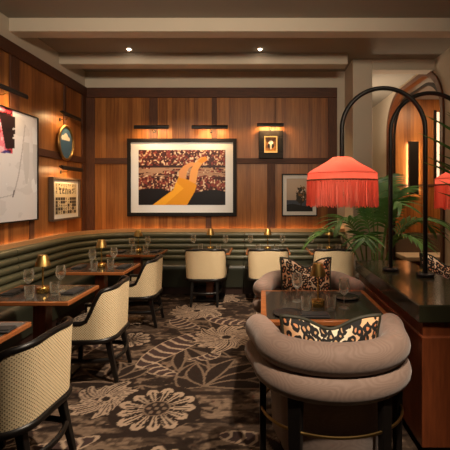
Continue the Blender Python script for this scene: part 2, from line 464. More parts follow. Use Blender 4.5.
# ------------------------------------------------------------------ room shell
LX, BY, RX, CZ, WZ = -3.13, 6.75, 2.80, 3.80, 3.50
def sbox(name, m, *b, bevel=0): 
    k = MB(); k.box(*b); return struct(k.build(name, m, bevel=bevel))
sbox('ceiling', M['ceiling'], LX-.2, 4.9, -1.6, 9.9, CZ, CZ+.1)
sbox('wall_left', M['plaster'], LX-.2, LX-.02, -1.6, BY+.2, 0, CZ)
sbox('wall_back', M['plaster'], LX-.2, 1.79, BY+.02, BY+.2, 0, CZ)
sbox('trim_1', M['wall_wood'], LX-.02, LX, -1.6, BY+.02, 0, WZ)              # panelling on the left wall
sbox('trim_2', M['wall_wood'], LX, 1.33, BY, BY+.02, 0, WZ)                   # panelling on the back wall
n_trim = [2]
def trim(m, *b, bevel=.006):
    n_trim[0] += 1; return sbox('trim_%d' % n_trim[0], m, *b, bevel=bevel)
tw, tv = M['trim_wood'], M['trim_wood_v']
trim(tw, LX, 1.33, BY-.035, BY, 3.325, WZ)
trim(tw, LX, 1.33, BY-.022, BY, 2.15, 2.257)
trim(tv, LX, -2.965, BY-.028, BY, .9, 3.325); trim(tv, 1.17, 1.33, BY-.028, BY, .9, 3.325)
trim(tv, -2.0, -1.85, BY-.018, BY, 2.257, 3.325); trim(tv, -.89, -.80, BY-.018, BY, 2.257, 3.325)
trim(tv, .09, .235, BY-.018, BY, .9, 2.15); trim(tv, .225, .24, BY-.012, BY, 2.257, 3.325)
trim(tv, -1.0, -.9, BY-.018, BY, .9, 2.15)
trim(tw, LX, LX+.035, -1.6, BY, 3.34, WZ); trim(tw, LX, LX+.022, -1.6, BY, 2.15, 2.257)
for y0, y1 in ((4.70, 4.88), (5.98, 6.05), (6.58, 6.75), (3.3, 3.48), (1.9, 2.08)): trim(tv, LX, LX+.02, y0, y1, 2.257, 3.34)
for y0, y1 in ((6.60, 6.75), (5.1, 5.2), (3.3, 3.48)): trim(tv, LX, LX+.018, y0, y1, .9, 2.15)
# beams
pl = M['plaster']
k = MB(); k.box(LX-.02, 4.9, 4.72, 4.93, 3.635, CZ+.01); struct(k.build('ceiling_beam', pl, bevel=.01))
k = MB(); k.box(LX-.02, 1.33, 5.89, 6.12, 3.63, CZ+.01); struct(k.build('ceiling_beam', pl, bevel=.01))
k = MB(); k.box(1.79, 4.9, 6.16, 6.4, 3.63, CZ+.01); struct(k.build('ceiling_beam', pl, bevel=.01))
# pillar
k = MB(); k.box(1.474, 1.79, 6.16, BY+.2, 0, CZ+.01); struct(k.build('pillar', pl, bevel=.012))
# passage beyond the pillar, right wall with an arched opening
sbox('wall_passage', pl, 1.6, 1.79, BY+.2, 9.6, 0, CZ)
sbox('wall_far', pl, 1.6, RX+.05, 9.6, 9.75, 0, CZ)
AY0, AY1, ATOP, AR = 5.84, 8.45, 3.71, .8
def arch_path(y0, y1, top, r, n=12, foot=0.0):
    p = [(y0, foot)]
    p += [(y0+r-r*math.cos(PI/2*i/n), top-r+r*math.sin(PI/2*i/n)) for i in range(n+1)]
    p += [(y1-r+r*math.sin(PI/2*i/n), top-r+r*math.cos(PI/2*i/n)) for i in range(n+1)]
    return p+[(y1, foot)]
def arch_wall():
    A = arch_path(AY0, AY1, ATOP, AR); k = MB(); Y0, Y1 = 3.0, 9.75
    out = []
    for (y, z) in A:
        if z <= 0: out.append((Y0 if y < 7 else Y1, 0))
        else:
            t = (y-AY0)/(AY1-AY0)
            if z < ATOP-AR+.001: out.append((Y0 if y < 7 else Y1, z))
            else: out.append((y, CZ) if .02 < t < .98 else (Y0 if t < .5 else Y1, CZ))
    for X in (RX, RX+.08):
        v = [(X, y, z) for y, z in A]+[(X, y, z) for y, z in out]; n = len(A)
        k.add(v, [(i, i+1, n+i+1, n+i) for i in range(n-1)])
        if X == RX: pass
    return struct(k.build('wall_right', pl))
arch_wall()
def arch_band(name, m, x0, x1, w0, w1, sag=0):
    """a wooden band that follows the arch, from w0 inside to w1 outside its line"""
    k = MB(); a = arch_path(AY0+w0, AY1-w0, ATOP-w0, AR-w0*.5, foot=0); b = arch_path(AY0-w1, AY1+w1, ATOP+w1, AR+w1*.5, foot=0); n = len(a)
    v = [(x0, y, z) for y, z in a]+[(x0, y, z) for y, z in b]+[(x1, y, z) for y, z in b]+[(x1, y, z) for y, z in a]
    f = []
    for i in range(n-1):
        for q in range(4):
            r = (q+1) % 4; f.append((q*n+i, q*n+i+1, r*n+i+1, r*n+i))
    f += [(0, n, 2*n, 3*n), (n-1, 2*n-1, 3*n-1, 4*n-1)]
    k.add(v, f); return struct(k.build(name, m, smooth=True))
M['arch_wood'] = grain_wood('arch_wood', (.15, .048, .018), (.085, .026, .010), 2, .3)
arch_band('trim_60', M['arch_wood'], RX-.035, RX+.09, .06, .02)
arch_band('trim_61', M['black'], RX+.06, RX+.10, .20, -.15)
# alcove behind the arch
sbox('wall_alcove', M['wall_wood'], RX+.2, 4.8, 8.75, 8.85, 0, CZ)
sbox('wall_alcove_right', M['wall_wood'], 4.7, 4.85, 3.0, 8.8, 0, CZ)
trim(tw, RX+.28, 4.7, 8.73, 8.75, 1.79, 1.85)
# lit window strip at the alcove's right end
wn = MB().box(4.0, 4.16, 8.715, 8.745, 1.9, 3.5).build('window_1', M['lit_glass']); struct(wn)
wf = MB(); wf.box(3.95, 4.0, 8.70, 8.75, 1.86, 3.54); wf.box(4.16, 4.21, 8.70, 8.75, 1.86, 3.54); wf.box(4.07, 4.095, 8.70, 8.75, 1.86, 3.54); wf.build('window_frame', M['black'], wn)

# ------------------------------------------------------------------ channelled green booth along both walls
XB, YB, AC, AR2 = -3.0, 6.62, None, .9
def booth_path():
    """(point on the back line, inward normal) lists per section"""
    def L(y0, y1): return [((XB, y), (1, 0)) for y in np.linspace(y0, y1, 6)]
    cx, cy = XB+AR2, YB-AR2
    arc = [((cx-AR2*math.cos(a), cy+AR2*math.sin(a)), (math.cos(a), -math.sin(a))) for a in np.linspace(0, PI/2, 18)]
    def B(x0, x1): return [((x, YB), (0, -1)) for x in np.linspace(x0, x1, 6)]
    g = .004
    return [L(.9, 3.2-g), L(3.2+g, 4.6-g), L(4.6+g, cy-g), arc, B(cx+g, -.3-g), B(-.3+g, 1.45)]
def sweep(sec, prof, closed=True):
    k = MB(); n = len(prof); v = []; f = []
    for (p, nn) in sec:
        for s, z in prof: v.append((p[0]+nn[0]*s, p[1]+nn[1]*s, z))
    for i in range(len(sec)-1):
        for j in range(n):
            q = (j+1) % n; f.append((i*n+j, i*n+q, (i+1)*n+q, (i+1)*n+j))
    f += [tuple(range(n)), tuple((len(sec)-1)*n+j for j in range(n-1, -1, -1))]
    return k.add(v, f)
def back_prof():
    pr = [(0, .44), (0, .93)]; z1, z0, nch = .955, .475, 5; h = (z1-z0)/nch
    pr = [(-.07, .44), (-.07, .925), (-.055, .945)]
    for c in range(nch):
        zt = z1-c*h
        for i in range(0, 9):
            a = i/8; b = math.sqrt(max(0, 1-(2*a-1)**2))
            s = -.01+.055*b+.012*c
            if c == 0 and i == 0: s = -.03
            pr.append((s, zt-h*a))
    return pr+[(.05, .44)]
SEAT = [(0, .13), (0, .44), (.02, .47), (.50, .485), (.545, .475), (.57, .45), (.575, .41), (.56, .36), (.555, .13)]
PLN = [(0, .005), (0, .13), (.52, .13), (.52, .005)]
bt = thing('banquette', 'long dark green leather banquette with horizontal channelled back along the left and back walls', 'booth')
for sec in booth_path():
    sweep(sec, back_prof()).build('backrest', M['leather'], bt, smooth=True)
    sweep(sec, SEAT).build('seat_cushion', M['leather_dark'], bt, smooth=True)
    sweep(sec, PLN).build('plinth', M['plinth'], bt, smooth=True)
# lit ledge between booth and wall
k = MB(); k.box(LX, LX+.05, .9, BY, .86, .90); k.box(LX, 1.45, BY-.045, BY, .86, .90)
cx, cy = XB+AR2, YB-AR2
pts = [(LX+.0, cy-.2)]+[(cx-(AR2+.06)*math.cos(a), cy+(AR2+.06)*math.sin(a)) for a in np.linspace(0, PI/2, 14)]+[(cx+.2, BY), (LX, BY)]
k.prism(pts, .862, .902); struct(k.build('trim_70', M['ledge_wood']))
k = MB(); v = []; 
for sec in booth_path():
    for p, nn in sec: v += [(p[0]-nn[0]*s_, p[1]-nn[1]*s_, z) for s_, z in ((.032, .93), (.032, 1.01), (.072, 1.01), (.072, .93))]
m = len(v)//4
k.add(v, [(i*4+j, i*4+(j+1) % 4, (i+1)*4+(j+1) % 4, (i+1)*4+j) for i in range(m-1) for j in range(4)]+[(0, 1, 2, 3), (m*4-1, m*4-2, m*4-3, m*4-4)])
struct(k.build('trim_71', M['lip_wood']))
# light strip hidden behind the top roll
strip = MB(); sp = []
for sec in booth_path():
    for p, nn in sec: sp.append((p[0]-nn[0]*.09, p[1]-nn[1]*.092, .99))
strip.tube(sp, .006, 6); strip.build('light_strip', M['led'], bt)

# ------------------------------------------------------------------ woven chairs
def u_path(w=.30, d=.245, side=.20, r=.17, n=10):
    p = [(-w, side-(side+d-r)*i/6) for i in range(6)]
    p += [(-w+r-r*math.cos(PI/2*i/n), -d+r-r*math.sin(PI/2*i/n)) for i in range(n+1)]
    q = [(-(w-r)+2*(w-r)*i/6, -d) for i in range(1, 6)]
    return p+q+[(-x, y) for x, y in reversed(p)]
def chair():
    t = thing('dining_chair', 'chair', 'chair')
    base = u_path(); n = len(base); s = [0]
    for i in range(1, n): s.append(s[-1]+math.dist(base[i], base[i-1]))
    L = s[-1]; s = [a-L/2 for a in s]
    def h(a):
        a = abs(a); q = min(1, max(0, (a-.30)/.17)); q = q*q*(3-2*q); return .808-.012*min(1, a/.30)**2-.27*q
    m = 9; Z0 = .395
    def P(i, z, off=0):
        sc = .95+.06*(z-Z0)/.42; x, y = base[i]; d = math.hypot(x, y+.02) or 1
        nx, ny = x/d, (min(y, 0))/d
        return (x*sc-nx*off, (y*sc if y < 0 else y)-ny*off, z)
    k = MB(); v = []; uv = []; f = []
    for side in (0, 1):
        for i in range(n):
            for j in range(m+1):
                z = Z0+(h(s[i])-Z0)*j/m; v.append(P(i, z, .03*side)); uv.append((s[i], z))
    N = n*(m+1)
    for i in range(n-1):
        for j in range(m):
            a = i*(m+1)+j; f.append((a, a+1, a+m+2, a+m+1)); f.append((N+a, N+a+m+1, N+a+m+2, N+a+1))
        a = i*(m+1)+m; f.append((a, N+a, N+a+m+1, a+m+1)); a = i*(m+1); f.append((a, a+m+1, N+a+m+1, N+a))
    for i in (0, n-1):
        for j in range(m): a = i*(m+1)+j; f.append((a, N+a, N+a+1, a+1))
    k.add(v, f, uv); k.build('backrest', M['cane'], t, smooth='all' if 0 else True)
    k = MB(); k.tube([P(i, h(s[i])+.004, .015) for i in range(n)], .021, 8, round_cap=True); k.build('top_rail', M['black'], t, smooth=True)
    for i in (0, n-1):
        k = MB(); k.tube([P(i, .36, .015), P(i, h(s[i]), .015)], .017, 8); k.build('arm_post', M['black'], t, smooth=True)
    ring = [(x*.93, y*.93 if y < 0 else y, .378) for x, y in base]
    ring += [(.22, .245, .378), (.1, .265, .378), (-.1, .265, .378), (-.22, .245, .378)]
    k = MB(); k.tube(ring, .024, 8, closed=True); k.build('seat_rail', M['black'], t, smooth=True)
    inn = [(x*.86, y*.86) for x, y, _ in ring]
    k = MB(); rows = []
    for z, sc in ((.37, .96), (.40, 1.0), (.45, 1.0), (.475, .95), (.485, .8), (.488, .4)):
        rows.append([(x*sc, y*sc, z) for x, y in inn])
    nn = len(inn); vv = [p for r in rows for p in r]; ff = [(a*nn+i, a*nn+(i+1) % nn, (a+1)*nn+(i+1) % nn, (a+1)*nn+i) for a in range(5) for i in range(nn)]
    ff += [tuple(range(nn-1, -1, -1)), tuple(5*nn+i for i in range(nn))]
    k.add(vv, ff); k.build('seat', M['seat_fabric'], t, smooth=True)
    feet = {}
    for sx in (-1, 1):
        for sy in (-1, 1):
            tx, ty = sx*.175, (-.165 if sy < 0 else .20); bx, by = sx*.19, (-.245 if sy < 0 else .225); a, b = .024, .016
            q = lambda X, Y, r, z: [(X-r, Y-r, z), (X+r, Y-r, z), (X+r, Y+r, z), (X-r, Y+r, z)]
            k = MB(); k.hexa(q(bx, by, b, .002), q(tx, ty, a, .37)); k.build('leg', M['black'], t, bevel=.005)
            feet[sx, sy] = (tx+(bx-tx)*.5, ty+(by-ty)*.5, .19)
    for a, b, bow in (((-1, -1), (-1, 1), (-.03, 0)), ((1, -1), (1, 1), (.03, 0)), ((-1, -1), (1, -1), (0, -.045)), ((-1, 1), (1, 1), (0, .02))):
        A, B = Vector(feet[a]), Vector(feet[b]); k = MB()
        k.tube([A.lerp(B, u)+Vector((bow[0], bow[1], 0))*4*u*(1-u) for u in np.linspace(0, 1, 9)], .015, 8, sq=1.3); k.build('stretcher', M['black'], t, smooth=True)
    return t
CH = Proto(chair())
cg = 'cane barrel-back chairs at the booth tables'
CH.put((-1.435, 2.20, 0), PI/2-.07, 'large cane-backed chair with black legs in the lower left corner, nearest the camera', cg)
CH.put((-1.495, 3.43, 0), PI/2+.04, 'cane-backed chair at the left row, directly behind the nearest cane chair', cg)
CH.put((-1.525, 4.76, 0), PI/2+.03, 'cane-backed chair of the left row farthest from the camera, third along the wall', cg)
CH.put((-.825, 5.66, 0), 0, 'cane chair seen from behind standing alone on the aisle carpet under the yellow hand picture', cg)
CH.put((.09, 5.66, 0), 0, 'cane chair seen from behind below the small dark framed picture, partly behind grey armchair', cg)
CH.put((1.05, 5.66, 0), 0, 'cane chair seen from behind beside the palm and the pillar', cg)

# ------------------------------------------------------------------ tables
def small_table(name, w, d, border, ped=.055):
    t = thing(name, 'table', 'table'); h = .75
    k = MB(); k.box(-w/2, w/2, -d/2, d/2, h-.035, h-.002); k.build('table_top', M['table_wood'], t, bevel=.006)
    k = MB(); k.box(-w/2+border, w/2-border, -d/2+border, d/2-border, h-.004, h); k.build('inlay', M['table_dark'], t)
    k = MB(); k.box(-ped, ped, -ped, ped, .03, h-.035); k.build('pedestal', M['cab_wood'], t, bevel=.006)
    k = MB(); k.box(-w*.33, w*.33, -.2 if d < .7 else -.3, .2 if d < .7 else .3, .002, .032); k.build('base', M['black'], t, bevel=.006)
    return t
tg = 'small wooden tables along the booth'
TB = Proto(small_table('dining_table', .74, .58, .022))
LEFT = [(-1.92, 2.27, 'small wood-edged table in the lower left corner, only its corner in view'),
        (-1.91, 3.31, 'small wood-edged table between the two nearest cane chairs, with brass lamp'),
        (-1.89, 4.47, 'small wood-edged table by the left wall, middle one of three with lamps'),
        (-1.85, 5.68, 'small wood-edged table in the booth corner')]
for x, y, l in LEFT: TB.put((x, y, 0), 0, l, tg)
BACK = [(-.80, 'small dark-topped table on back wall behind the cane chair standing alone'),
        (.09, 'small dark-topped table on back wall below the small dark framed picture'),
        (1.04, 'small dark-topped table on back wall beside the palm leaves')]
TB2 = Proto(small_table('dining_table', .66, .58, .022))
for x, l in BACK: TB2.put((x, 5.87, 0), 0, l, tg)
CT = small_table('dining_table', .92, .84, .042, .07)
CT.location = (.45, 2.98, 0); CT['label'] = 'square dark-topped table with orange wood border between the two grey armchairs'

# ------------------------------------------------------------------ console with stone top
co = thing('console_cabinet', 'long dark console cabinet with green-black stone top and red wood base at right', 'console', (1.223, 3.1, 0))
k = MB(); k.box(-.267, .267, -.79, .80, .82, .93); k.build('stone_top', M['stone'], co, bevel=.008)
k = MB(); k.box(-.235, .235, -.765, .76, .735, .82); k.build('neck', M['cab_wood'], co)
k = MB(); k.box(-.25, .25, -.79, .78, .06, .735); k.build('body', M['cab_wood'], co, bevel=.006)
k = MB(); k.box(-.22, .22, -.74, .74, .002, .06); k.build('plinth', M['black'], co)

# ------------------------------------------------------------------ tubular armchairs
def armchair():
    t = thing('armchair', 'armchair', 'armchair')
    def U(z, grow=0):
        p = [(-.43-grow, .17), (-.408-grow, .10), (-.388-grow, .02)]
        n = 20
        for i in range(n+1):
            a = PI*i/n; c, s_ = math.cos(a), math.sin(a); p.append((-(.375+grow)*c, -.02-(.30+grow)*s_))
        p += [(.388+grow, .02), (.408+grow, .10), (.43+grow, .17)]
        return [(x, y, z) for x, y in p]
    k = MB(); k.tube(U(.742), .085, 20, round_cap=True); k.build('back_roll', M['velvet'], t, smooth='all')
    k = MB(); k.tube(U(.597, .010), .080, 20, round_cap=True); k.build('back_roll', M['velvet'], t, smooth='all')
    pl_ = [(x*.90, y*.90, 0) for x, y, _ in U(0)]+[(.30, .25, 0), (.1, .28, 0), (-.1, .28, 0), (-.30, .25, 0)]
    def stack(rows, m, nm):
        k = MB(); nn = len(pl_); v = [(x*sc, y*sc, z) for z, sc in rows for x, y, _ in pl_]
        f = [(a*nn+i, a*nn+(i+1) % nn, (a+1)*nn+(i+1) % nn, (a+1)*nn+i) for a in range(len(rows)-1) for i in range(nn)]
        f += [tuple(range(nn-1, -1, -1)), tuple((len(rows)-1)*nn+i for i in range(nn))]
        k.add(v, f); return k.build(nm, m, t, smooth=True)
    stack([(.10, .84), (.12, .88), (.54, .93)], M['velvet'], 'body')
    stack([(.38, .84), (.40, .88), (.45, .88), (.475, .84), (.485, .7)], M['velvet'], 'seat')
    for deg in (-90, -36, 36, 90, 140, -140):
        a = math.radians(deg); x, y = .405*math.sin(a), -.02-.325*math.cos(a)*(1 if abs(deg) < 100 else .72)
        ux, uy = math.cos(a), math.sin(a); nx, ny = math.sin(a), -math.cos(a)
        def q(r, w, th, z): return [(x+nx*r+ux*s1*w+nx*s2*th, y+ny*r+uy*s1*w+ny*s2*th, z) for s1, s2 in ((-1, -1), (1, -1), (1, 1), (-1, 1))]
        k = MB(); k.hexa(q(.0, .030, .018, .002), q(0, .042, .02, .56)); k.build('leg', M['black'], t, bevel=.006)
    ring = [(.415*math.sin(a), -.02-.335*math.cos(a), .355) for a in np.linspace(-PI*.75, PI*.75, 40)]
    k = MB(); k.tube(ring, .008, 8); k.build('foot_rail', M['old_brass'], t, smooth=True)
    return t
AC = Proto(armchair()); ag = 'grey tubular armchairs'
AC.put((.41, 2.30, 0), .02, 'grey-beige armchair with two fat tubular back rolls, back to the camera, largest in the foreground', ag)
AC.put((.43, 3.665, 0), PI, 'grey-beige tubular armchair on the far side of the square table facing the camera', ag)
AC.put((2.10, 3.64, 0), PI, 'tubular armchair mostly hidden behind the right part of the stone-topped console', ag)

# ------------------------------------------------------------------ leopard cushions
def pillow(loc, rx, rz, label, w=.50, h=.46, dip=.075):
    t = thing('cushion', label, 'cushion', loc, rz, 'leopard print cushions')
    n = 22; k = MB(); rim = {}
    def pt(i, j, sgn):
        u = 2*i/n-1; v = 2*j/n-1
        x = u*w/2*(1-.07*(1-v*v)*1.0); z = v*h/2*(1-.05*(1-u*u))
        if v > 0: z -= dip*v*math.exp(-(u/.42)**2)
        th = .085*((1-u**4)*(1-v**4))**.55*(1-.35*max(v, 0)*math.exp(-(u/.35)**2))
        p = Vector((x, sgn*th, z)); p.rotate(Matrix.Rotation(rx, 3, 'X')); return p+Vector((0, 0, h/2*math.cos(rx)))
    for sgn in (-1, 1):
        v = [pt(i, j, sgn) for j in range(n+1) for i in range(n+1)]; uv = [(i/n, j/n*h/w) for j in range(n+1) for i in range(n+1)]
        k.add(v, [(j*(n+1)+i, j*(n+1)+i+1, (j+1)*(n+1)+i+1, (j+1)*(n+1)+i) for j in range(n) for i in range(n)], uv)
    k.build('cover', M['leopard'], t, smooth='all')
    edge = [pt(i, 0, 1) for i in range(n)]+[pt(n, j, 1) for j in range(n)]+[pt(i, n, 1) for i in range(n, 0, -1)]+[pt(0, j, 1) for j in range(n, 0, -1)]
    k = MB(); k.tube(edge, .011, 8, closed=True); k.build('piping', M['piping'], t, smooth='all')
    return t
pillow((.385, 2.16, .487), .12, .03, 'leopard print cushion with dark piping in the near armchair, seen over its back', .56, .44, .07)
pillow((.43, 3.72, .487), -.15, 0, 'leopard print cushion standing in the far armchair behind the square table', .50, .50, .085)
pillow((1.84, 3.74, .487), -.15, -.25, 'leopard print cushion at the right edge behind the stone-topped console', .52, .53, .11)

# ------------------------------------------------------------------ arched lamps with fringed shades
def arch_lamp(x, y, rad, label, apex=2.48, ztop=1.91):
    t = thing('arched_lamp', label, 'lamp', (x, y, .93), 0, 'black arched lamps on the console')
    d = .93
    k = MB(); k.lathe([(.068, .001), (.070, .006), (.070, .022), (.064, .028), (.03, .03)], n=32); k.build('base', M['black_metal'], t, smooth=True)
    xs_ = rad*2; zc = apex-d-abs(rad); sgn = 1 if rad > 0 else -1; R = abs(rad)
    p = [(0, 0, z) for z in np.linspace(.028, zc, 8)]
    p += [(sgn*(R-R*math.cos(a)), 0, zc+R*math.sin(a)) for a in np.linspace(0, PI, 33)[1:]]
    p += [(xs_, 0, z) for z in np.linspace(zc, ztop-d+.0, 5)[1:]]
    k = MB(); k.tube(p, .0185, 14); k.build('pole', M['black_metal'], t, smooth=True)
    c = (xs_, 0, ztop-d)
    k = MB(); n = 48; prof = [(.075, 0), (.12, -.032), (.18, -.068), (.235, -.098), (.270, -.122), (.282, -.135), (.282, -.188)]
    vs = []; fs = []
    for r, z in prof:
        for q in range(n):
            a = 2*PI*q/n; rr = r*(1-(.028 if q % 3 == 0 and r < .27 else 0)); vs.append((c[0]+rr*math.cos(a), rr*math.sin(a), c[2]+z))
    for j in range(len(prof)-1):
        for q in range(n): fs.append((j*n+q, j*n+(q+1) % n, (j+1)*n+(q+1) % n, (j+1)*n+q))
    fs.append(tuple(range(n)))
    k.add(vs, fs); k.build('lamp_shade', M['shade'], t, smooth=True)
    for zz, rr in ((-.135, .284), (-.19, .284)):
        k = MB(); k.tube([(c[0]+rr*math.cos(a), rr*math.sin(a), c[2]+zz) for a in np.linspace(0, 2*PI, 48, endpoint=False)], .006 if zz < -.15 else .003, 6, closed=True)
        k.build('shade_trim', M['shade_trim'] if zz < -.15 else M['shade'], t, smooth=True)
    k = MB(); r_ = random.Random(3); N = 230
    for q in range(N):
        a = 2*PI*(q+r_.uniform(-.3, .3))/N; r0 = .282+r_.uniform(-.004, .004); w = .0034; L = .212+r_.uniform(-.008, .006)
        sw = r_.uniform(-.006, .006); ca, sa = math.cos(a), math.sin(a); r1 = r0+r_.uniform(-.003, .008)
        def q4(r, z, s0): return [(c[0]+(r+dr)*ca-sa*(dw+s0), (r+dr)*sa+ca*(dw+s0), c[2]+z) for dw, dr in ((-w, -.002), (w, -.002), (w, .002), (-w, .002))]
        k.hexa(q4(r1, -.19-L, sw), q4(r0, -.186, 0))
    f_ = k.build('fringe', M['fringe'], t)
    k = MB(); k.lathe([(.0, -.13), (.022, -.12), (.03, -.09), (.022, -.06), (.014, -.045), (.014, -.0)], c, 16); k.build('bulb', M['bulb'], t, smooth=True)
    lamp('POINT', 'shade_light', (c[0], 0, c[2]-.20), 4.6, (1, .76, .56), size=.05, parent=t)
    return t
arch_lamp(1.345, 3.13, -.344, 'black arched lamp with coral red fringed shade hanging over the square table')
arch_lamp(1.137, 3.36, .35, 'black arched lamp whose coral fringed shade is cut by the right edge', 2.50, 1.88)

# ------------------------------------------------------------------ palm behind the console
def palm(x, y, label, fronds, wid=.015, lift=.28, sag=.42):
    t = thing('potted_palm', label, 'plant', (x, y, 0))
    k = MB(); k.lathe([(.0, .002), (.17, .002), (.19, .02), (.225, .62), (.235, .64), (.235, .66), (.205, .66), (.2, .60)], n=32); k.build('pot', M['pot'], t, smooth=True)
    k = MB(); k.lathe([(.21, .585), (.12, .60), (0, .605)], n=24); k.build('soil', M['soil'], t, smooth=True)
    r = random.Random(5)
    def frond(az, reach, rise, droop, b=(0, 0), leaf=.34, nleaf=17):
        P0 = Vector((b[0], b[1], .58)); d = Vector((math.cos(az), math.sin(az), 0)); pts = []
        for i in range(15):
            u = i/14; pts.append(P0+d*(reach*(u**1.45))+Vector((0, 0, rise*(1-(1-u)**1.7)-droop*u**2.6)))
        k = MB(); k.tube(pts, [.012*(1-.75*i/14) for i in range(15)], 6)
        st = k.build('frond', M['stem'], t, smooth=True)
        q = MB()
        for i in range(nleaf):
            u = .40+.60*(i+.5)/nleaf; j = min(int(u*14), 13); fr = u*14-j; p = pts[j].lerp(pts[j+1], fr); tan = (pts[j+1]-pts[j]).normalized()
            sd = tan.cross(Vector((0, 0, 1))); sd = sd.normalized() if sd.length > .05 else Vector((-d.y, d.x, 0)); nz = sd.cross(tan).normalized()
            ln = leaf*(.45+.8*math.sin(PI*(.12+.80*(u-.4)/.6)))*r.uniform(.85, 1.1)
            for s_ in (-1, 1):
                di = (tan*(.55+.5*(u-.4))+sd*s_*.85+nz*lift).normalized(); wv = di.cross(nz).normalized(); rows = []
                for m_ in range(6):
                    a = m_/5; c_ = p+di*ln*a-Vector((0, 0, 1))*ln*sag*a*a; w = wid*math.sin(PI*(.14+.85*a))
                    rows += [c_-wv*w, c_+nz*w*.3, c_+wv*w]
                q.add(rows, [(m_*3+e, m_*3+e+1, m_*3+e+4, m_*3+e+3) for m_ in range(5) for e in (0, 1)])
        q.build('leaflets', M['leaf'], st, smooth='all')
    for az, re, ri, dr, bx, by, lf, nl in fronds:
        frond(math.radians(az), re, ri, dr, (bx, by), lf, nl)
    return t
#  az(deg) reach rise droop, foot x y, leaflet length, count
palm(1.32, 4.40, 'green feathery palm growing behind the end of the stone-topped console', [
    (205, .42, .98, .30, -.13, -.03, .30, 15), (170, .62, .86, .40, -.14, .0, .30, 15), (250, .30, .78, .26, -.12, -.05, .26, 13),
    (95, .18, 1.20, .05, .00, .03, .36, 22), (70, .30, 1.28, .08, .03, .05, .36, 22), (130, .22, 1.05, .08, -.02, .03, .34, 20), (30, .38, 1.18, .12, .05, .02, .34, 20),
    (290, .35, 1.12, .20, .04, -.05, .30, 20), (335, .72, 1.05, .44, .07, -.02, .30, 20), (5, .62, 1.02, .42, .08, .0, .30, 20), (310, .50, .80, .30, .04, -.05, .26, 16)])
palm(1.98, 2.86, 'second palm outside the right edge, only its long leaf tips reach into view', [
    (255, .50, 1.22, .10, -.16, .0, .74, 6), (240, .45, 1.08, .16, -.17, -.02, .60, 5), (100, .4, 1.3, .2, .0, .05, .4, 10), (262, .62, 1.40, .20, -.15, .0, .66, 7)], .014, .75, .22)

# ------------------------------------------------------------------ pictures and their lights
def picture(name, label, c, w, h, face, depth, fr, mat, fcol, img, nx, ny, cat='picture'):
    """c centre on the wall; face 'L' (left wall, looks +x) or 'B' (back wall, looks -y); local x along the picture"""
    rz = PI/2 if face == 'L' else 0
    t = thing(name, label, cat, c, rz)
    k = MB(); o = (-w/2, w/2, -h/2, h/2); i = (-w/2+fr, w/2-fr, -h/2+fr, h/2-fr)
    k.box(o[0], o[1], -depth, -.002, i[3], o[3]); k.box(o[0], o[1], -depth, -.002, o[2], i[2])
    k.box(o[0], i[0], -depth, -.002, i[2], i[3]); k.box(i[1], o[1], -depth, -.002, i[2], i[3]); k.build('frame', M[fcol], t, bevel=.004)
    yb = -depth*.6
    if mat: k = MB(); k.box(i[0], i[1], yb, -.002, i[2], i[3]); k.build('mount', M['mat_board'], t)
    a = (i[0]+mat, i[1]-mat, i[2]+mat, i[3]-mat)
    X, Z = np.meshgrid(np.linspace(a[0], a[1], nx), np.linspace(a[2], a[3], ny))
    U, V = np.meshgrid(np.linspace(0, 1, nx), np.linspace(0, 1, ny))
    grid_mesh('print' if mat else 'canvas', np.stack([X, np.full_like(X, yb-.003), Z], -1), img(U, V), M['art'], t)
    return t
# yellow arm against blossom
def img_hand(u, v):
    C = np.zeros(u.shape+(3,)); n = fbm(u*26, v*17, 5, 3); n2 = vnoise(u*64, v*42, 8)
    C[:] = lin((70, 28, 22)); C[n > .52] = lin((128, 52, 40)); C[n2 > .64] = lin((178, 130, 96)); C[n2 > .80] = lin((222, 196, 160)); C[n2 < .16] = lin((40, 14, 10))
    C[(np.abs(v-.70) < .02)] = lin((48, 22, 18)); m = (v > .52) & (v < .68) & (vnoise(u*9, v*60, 4) > .45); C[m] = lin((170, 130, 100))
    low = v < .27+.05*np.sin(u*9)-.05*u; C[low & (v < .3)] = lin((18, 12, 14)); 
    arm = [(.16, 0), (.56, 0), (.65, .25), (.67, .36), (.60, .44), (.46, .51), (.44, .42), (.40, .28)]; C[inpoly(u, v, arm)] = lin((226, 148, 26))
    C[inpoly(u, v, [(.17, 0), (.30, 0), (.52, .30), (.43, .42), (.40, .26)])] = lin((240, 168, 40))
    f1 = [(.46, .5), (.47, .63), (.52, .71), (.60, .78), (.66, .77), (.65, .72), (.58, .67), (.56, .60), (.54, .47)]
    f2 = [(.58, .44), (.60, .64), (.66, .78), (.71, .86), (.76, .88), (.78, .82), (.73, .74), (.69, .65), (.66, .38)]
    C[inpoly(u, v, f1)] = lin((222, 150, 88)); C[inpoly(u, v, f2)] = lin((232, 160, 84)); C[inpoly(u, v, [(.68, .78), (.73, .86), (.78, .88), (.79, .81), (.74, .76)])] = lin((232, 140, 40))
    return C
picture('framed_picture', 'large framed print of a yellow-sleeved hand over red blossom on the back wall', (-1.41, BY-.022, 1.91), 1.93, 1.37, 'B', .05, .065, .135, 'frame_black', img_hand, 200, 130)
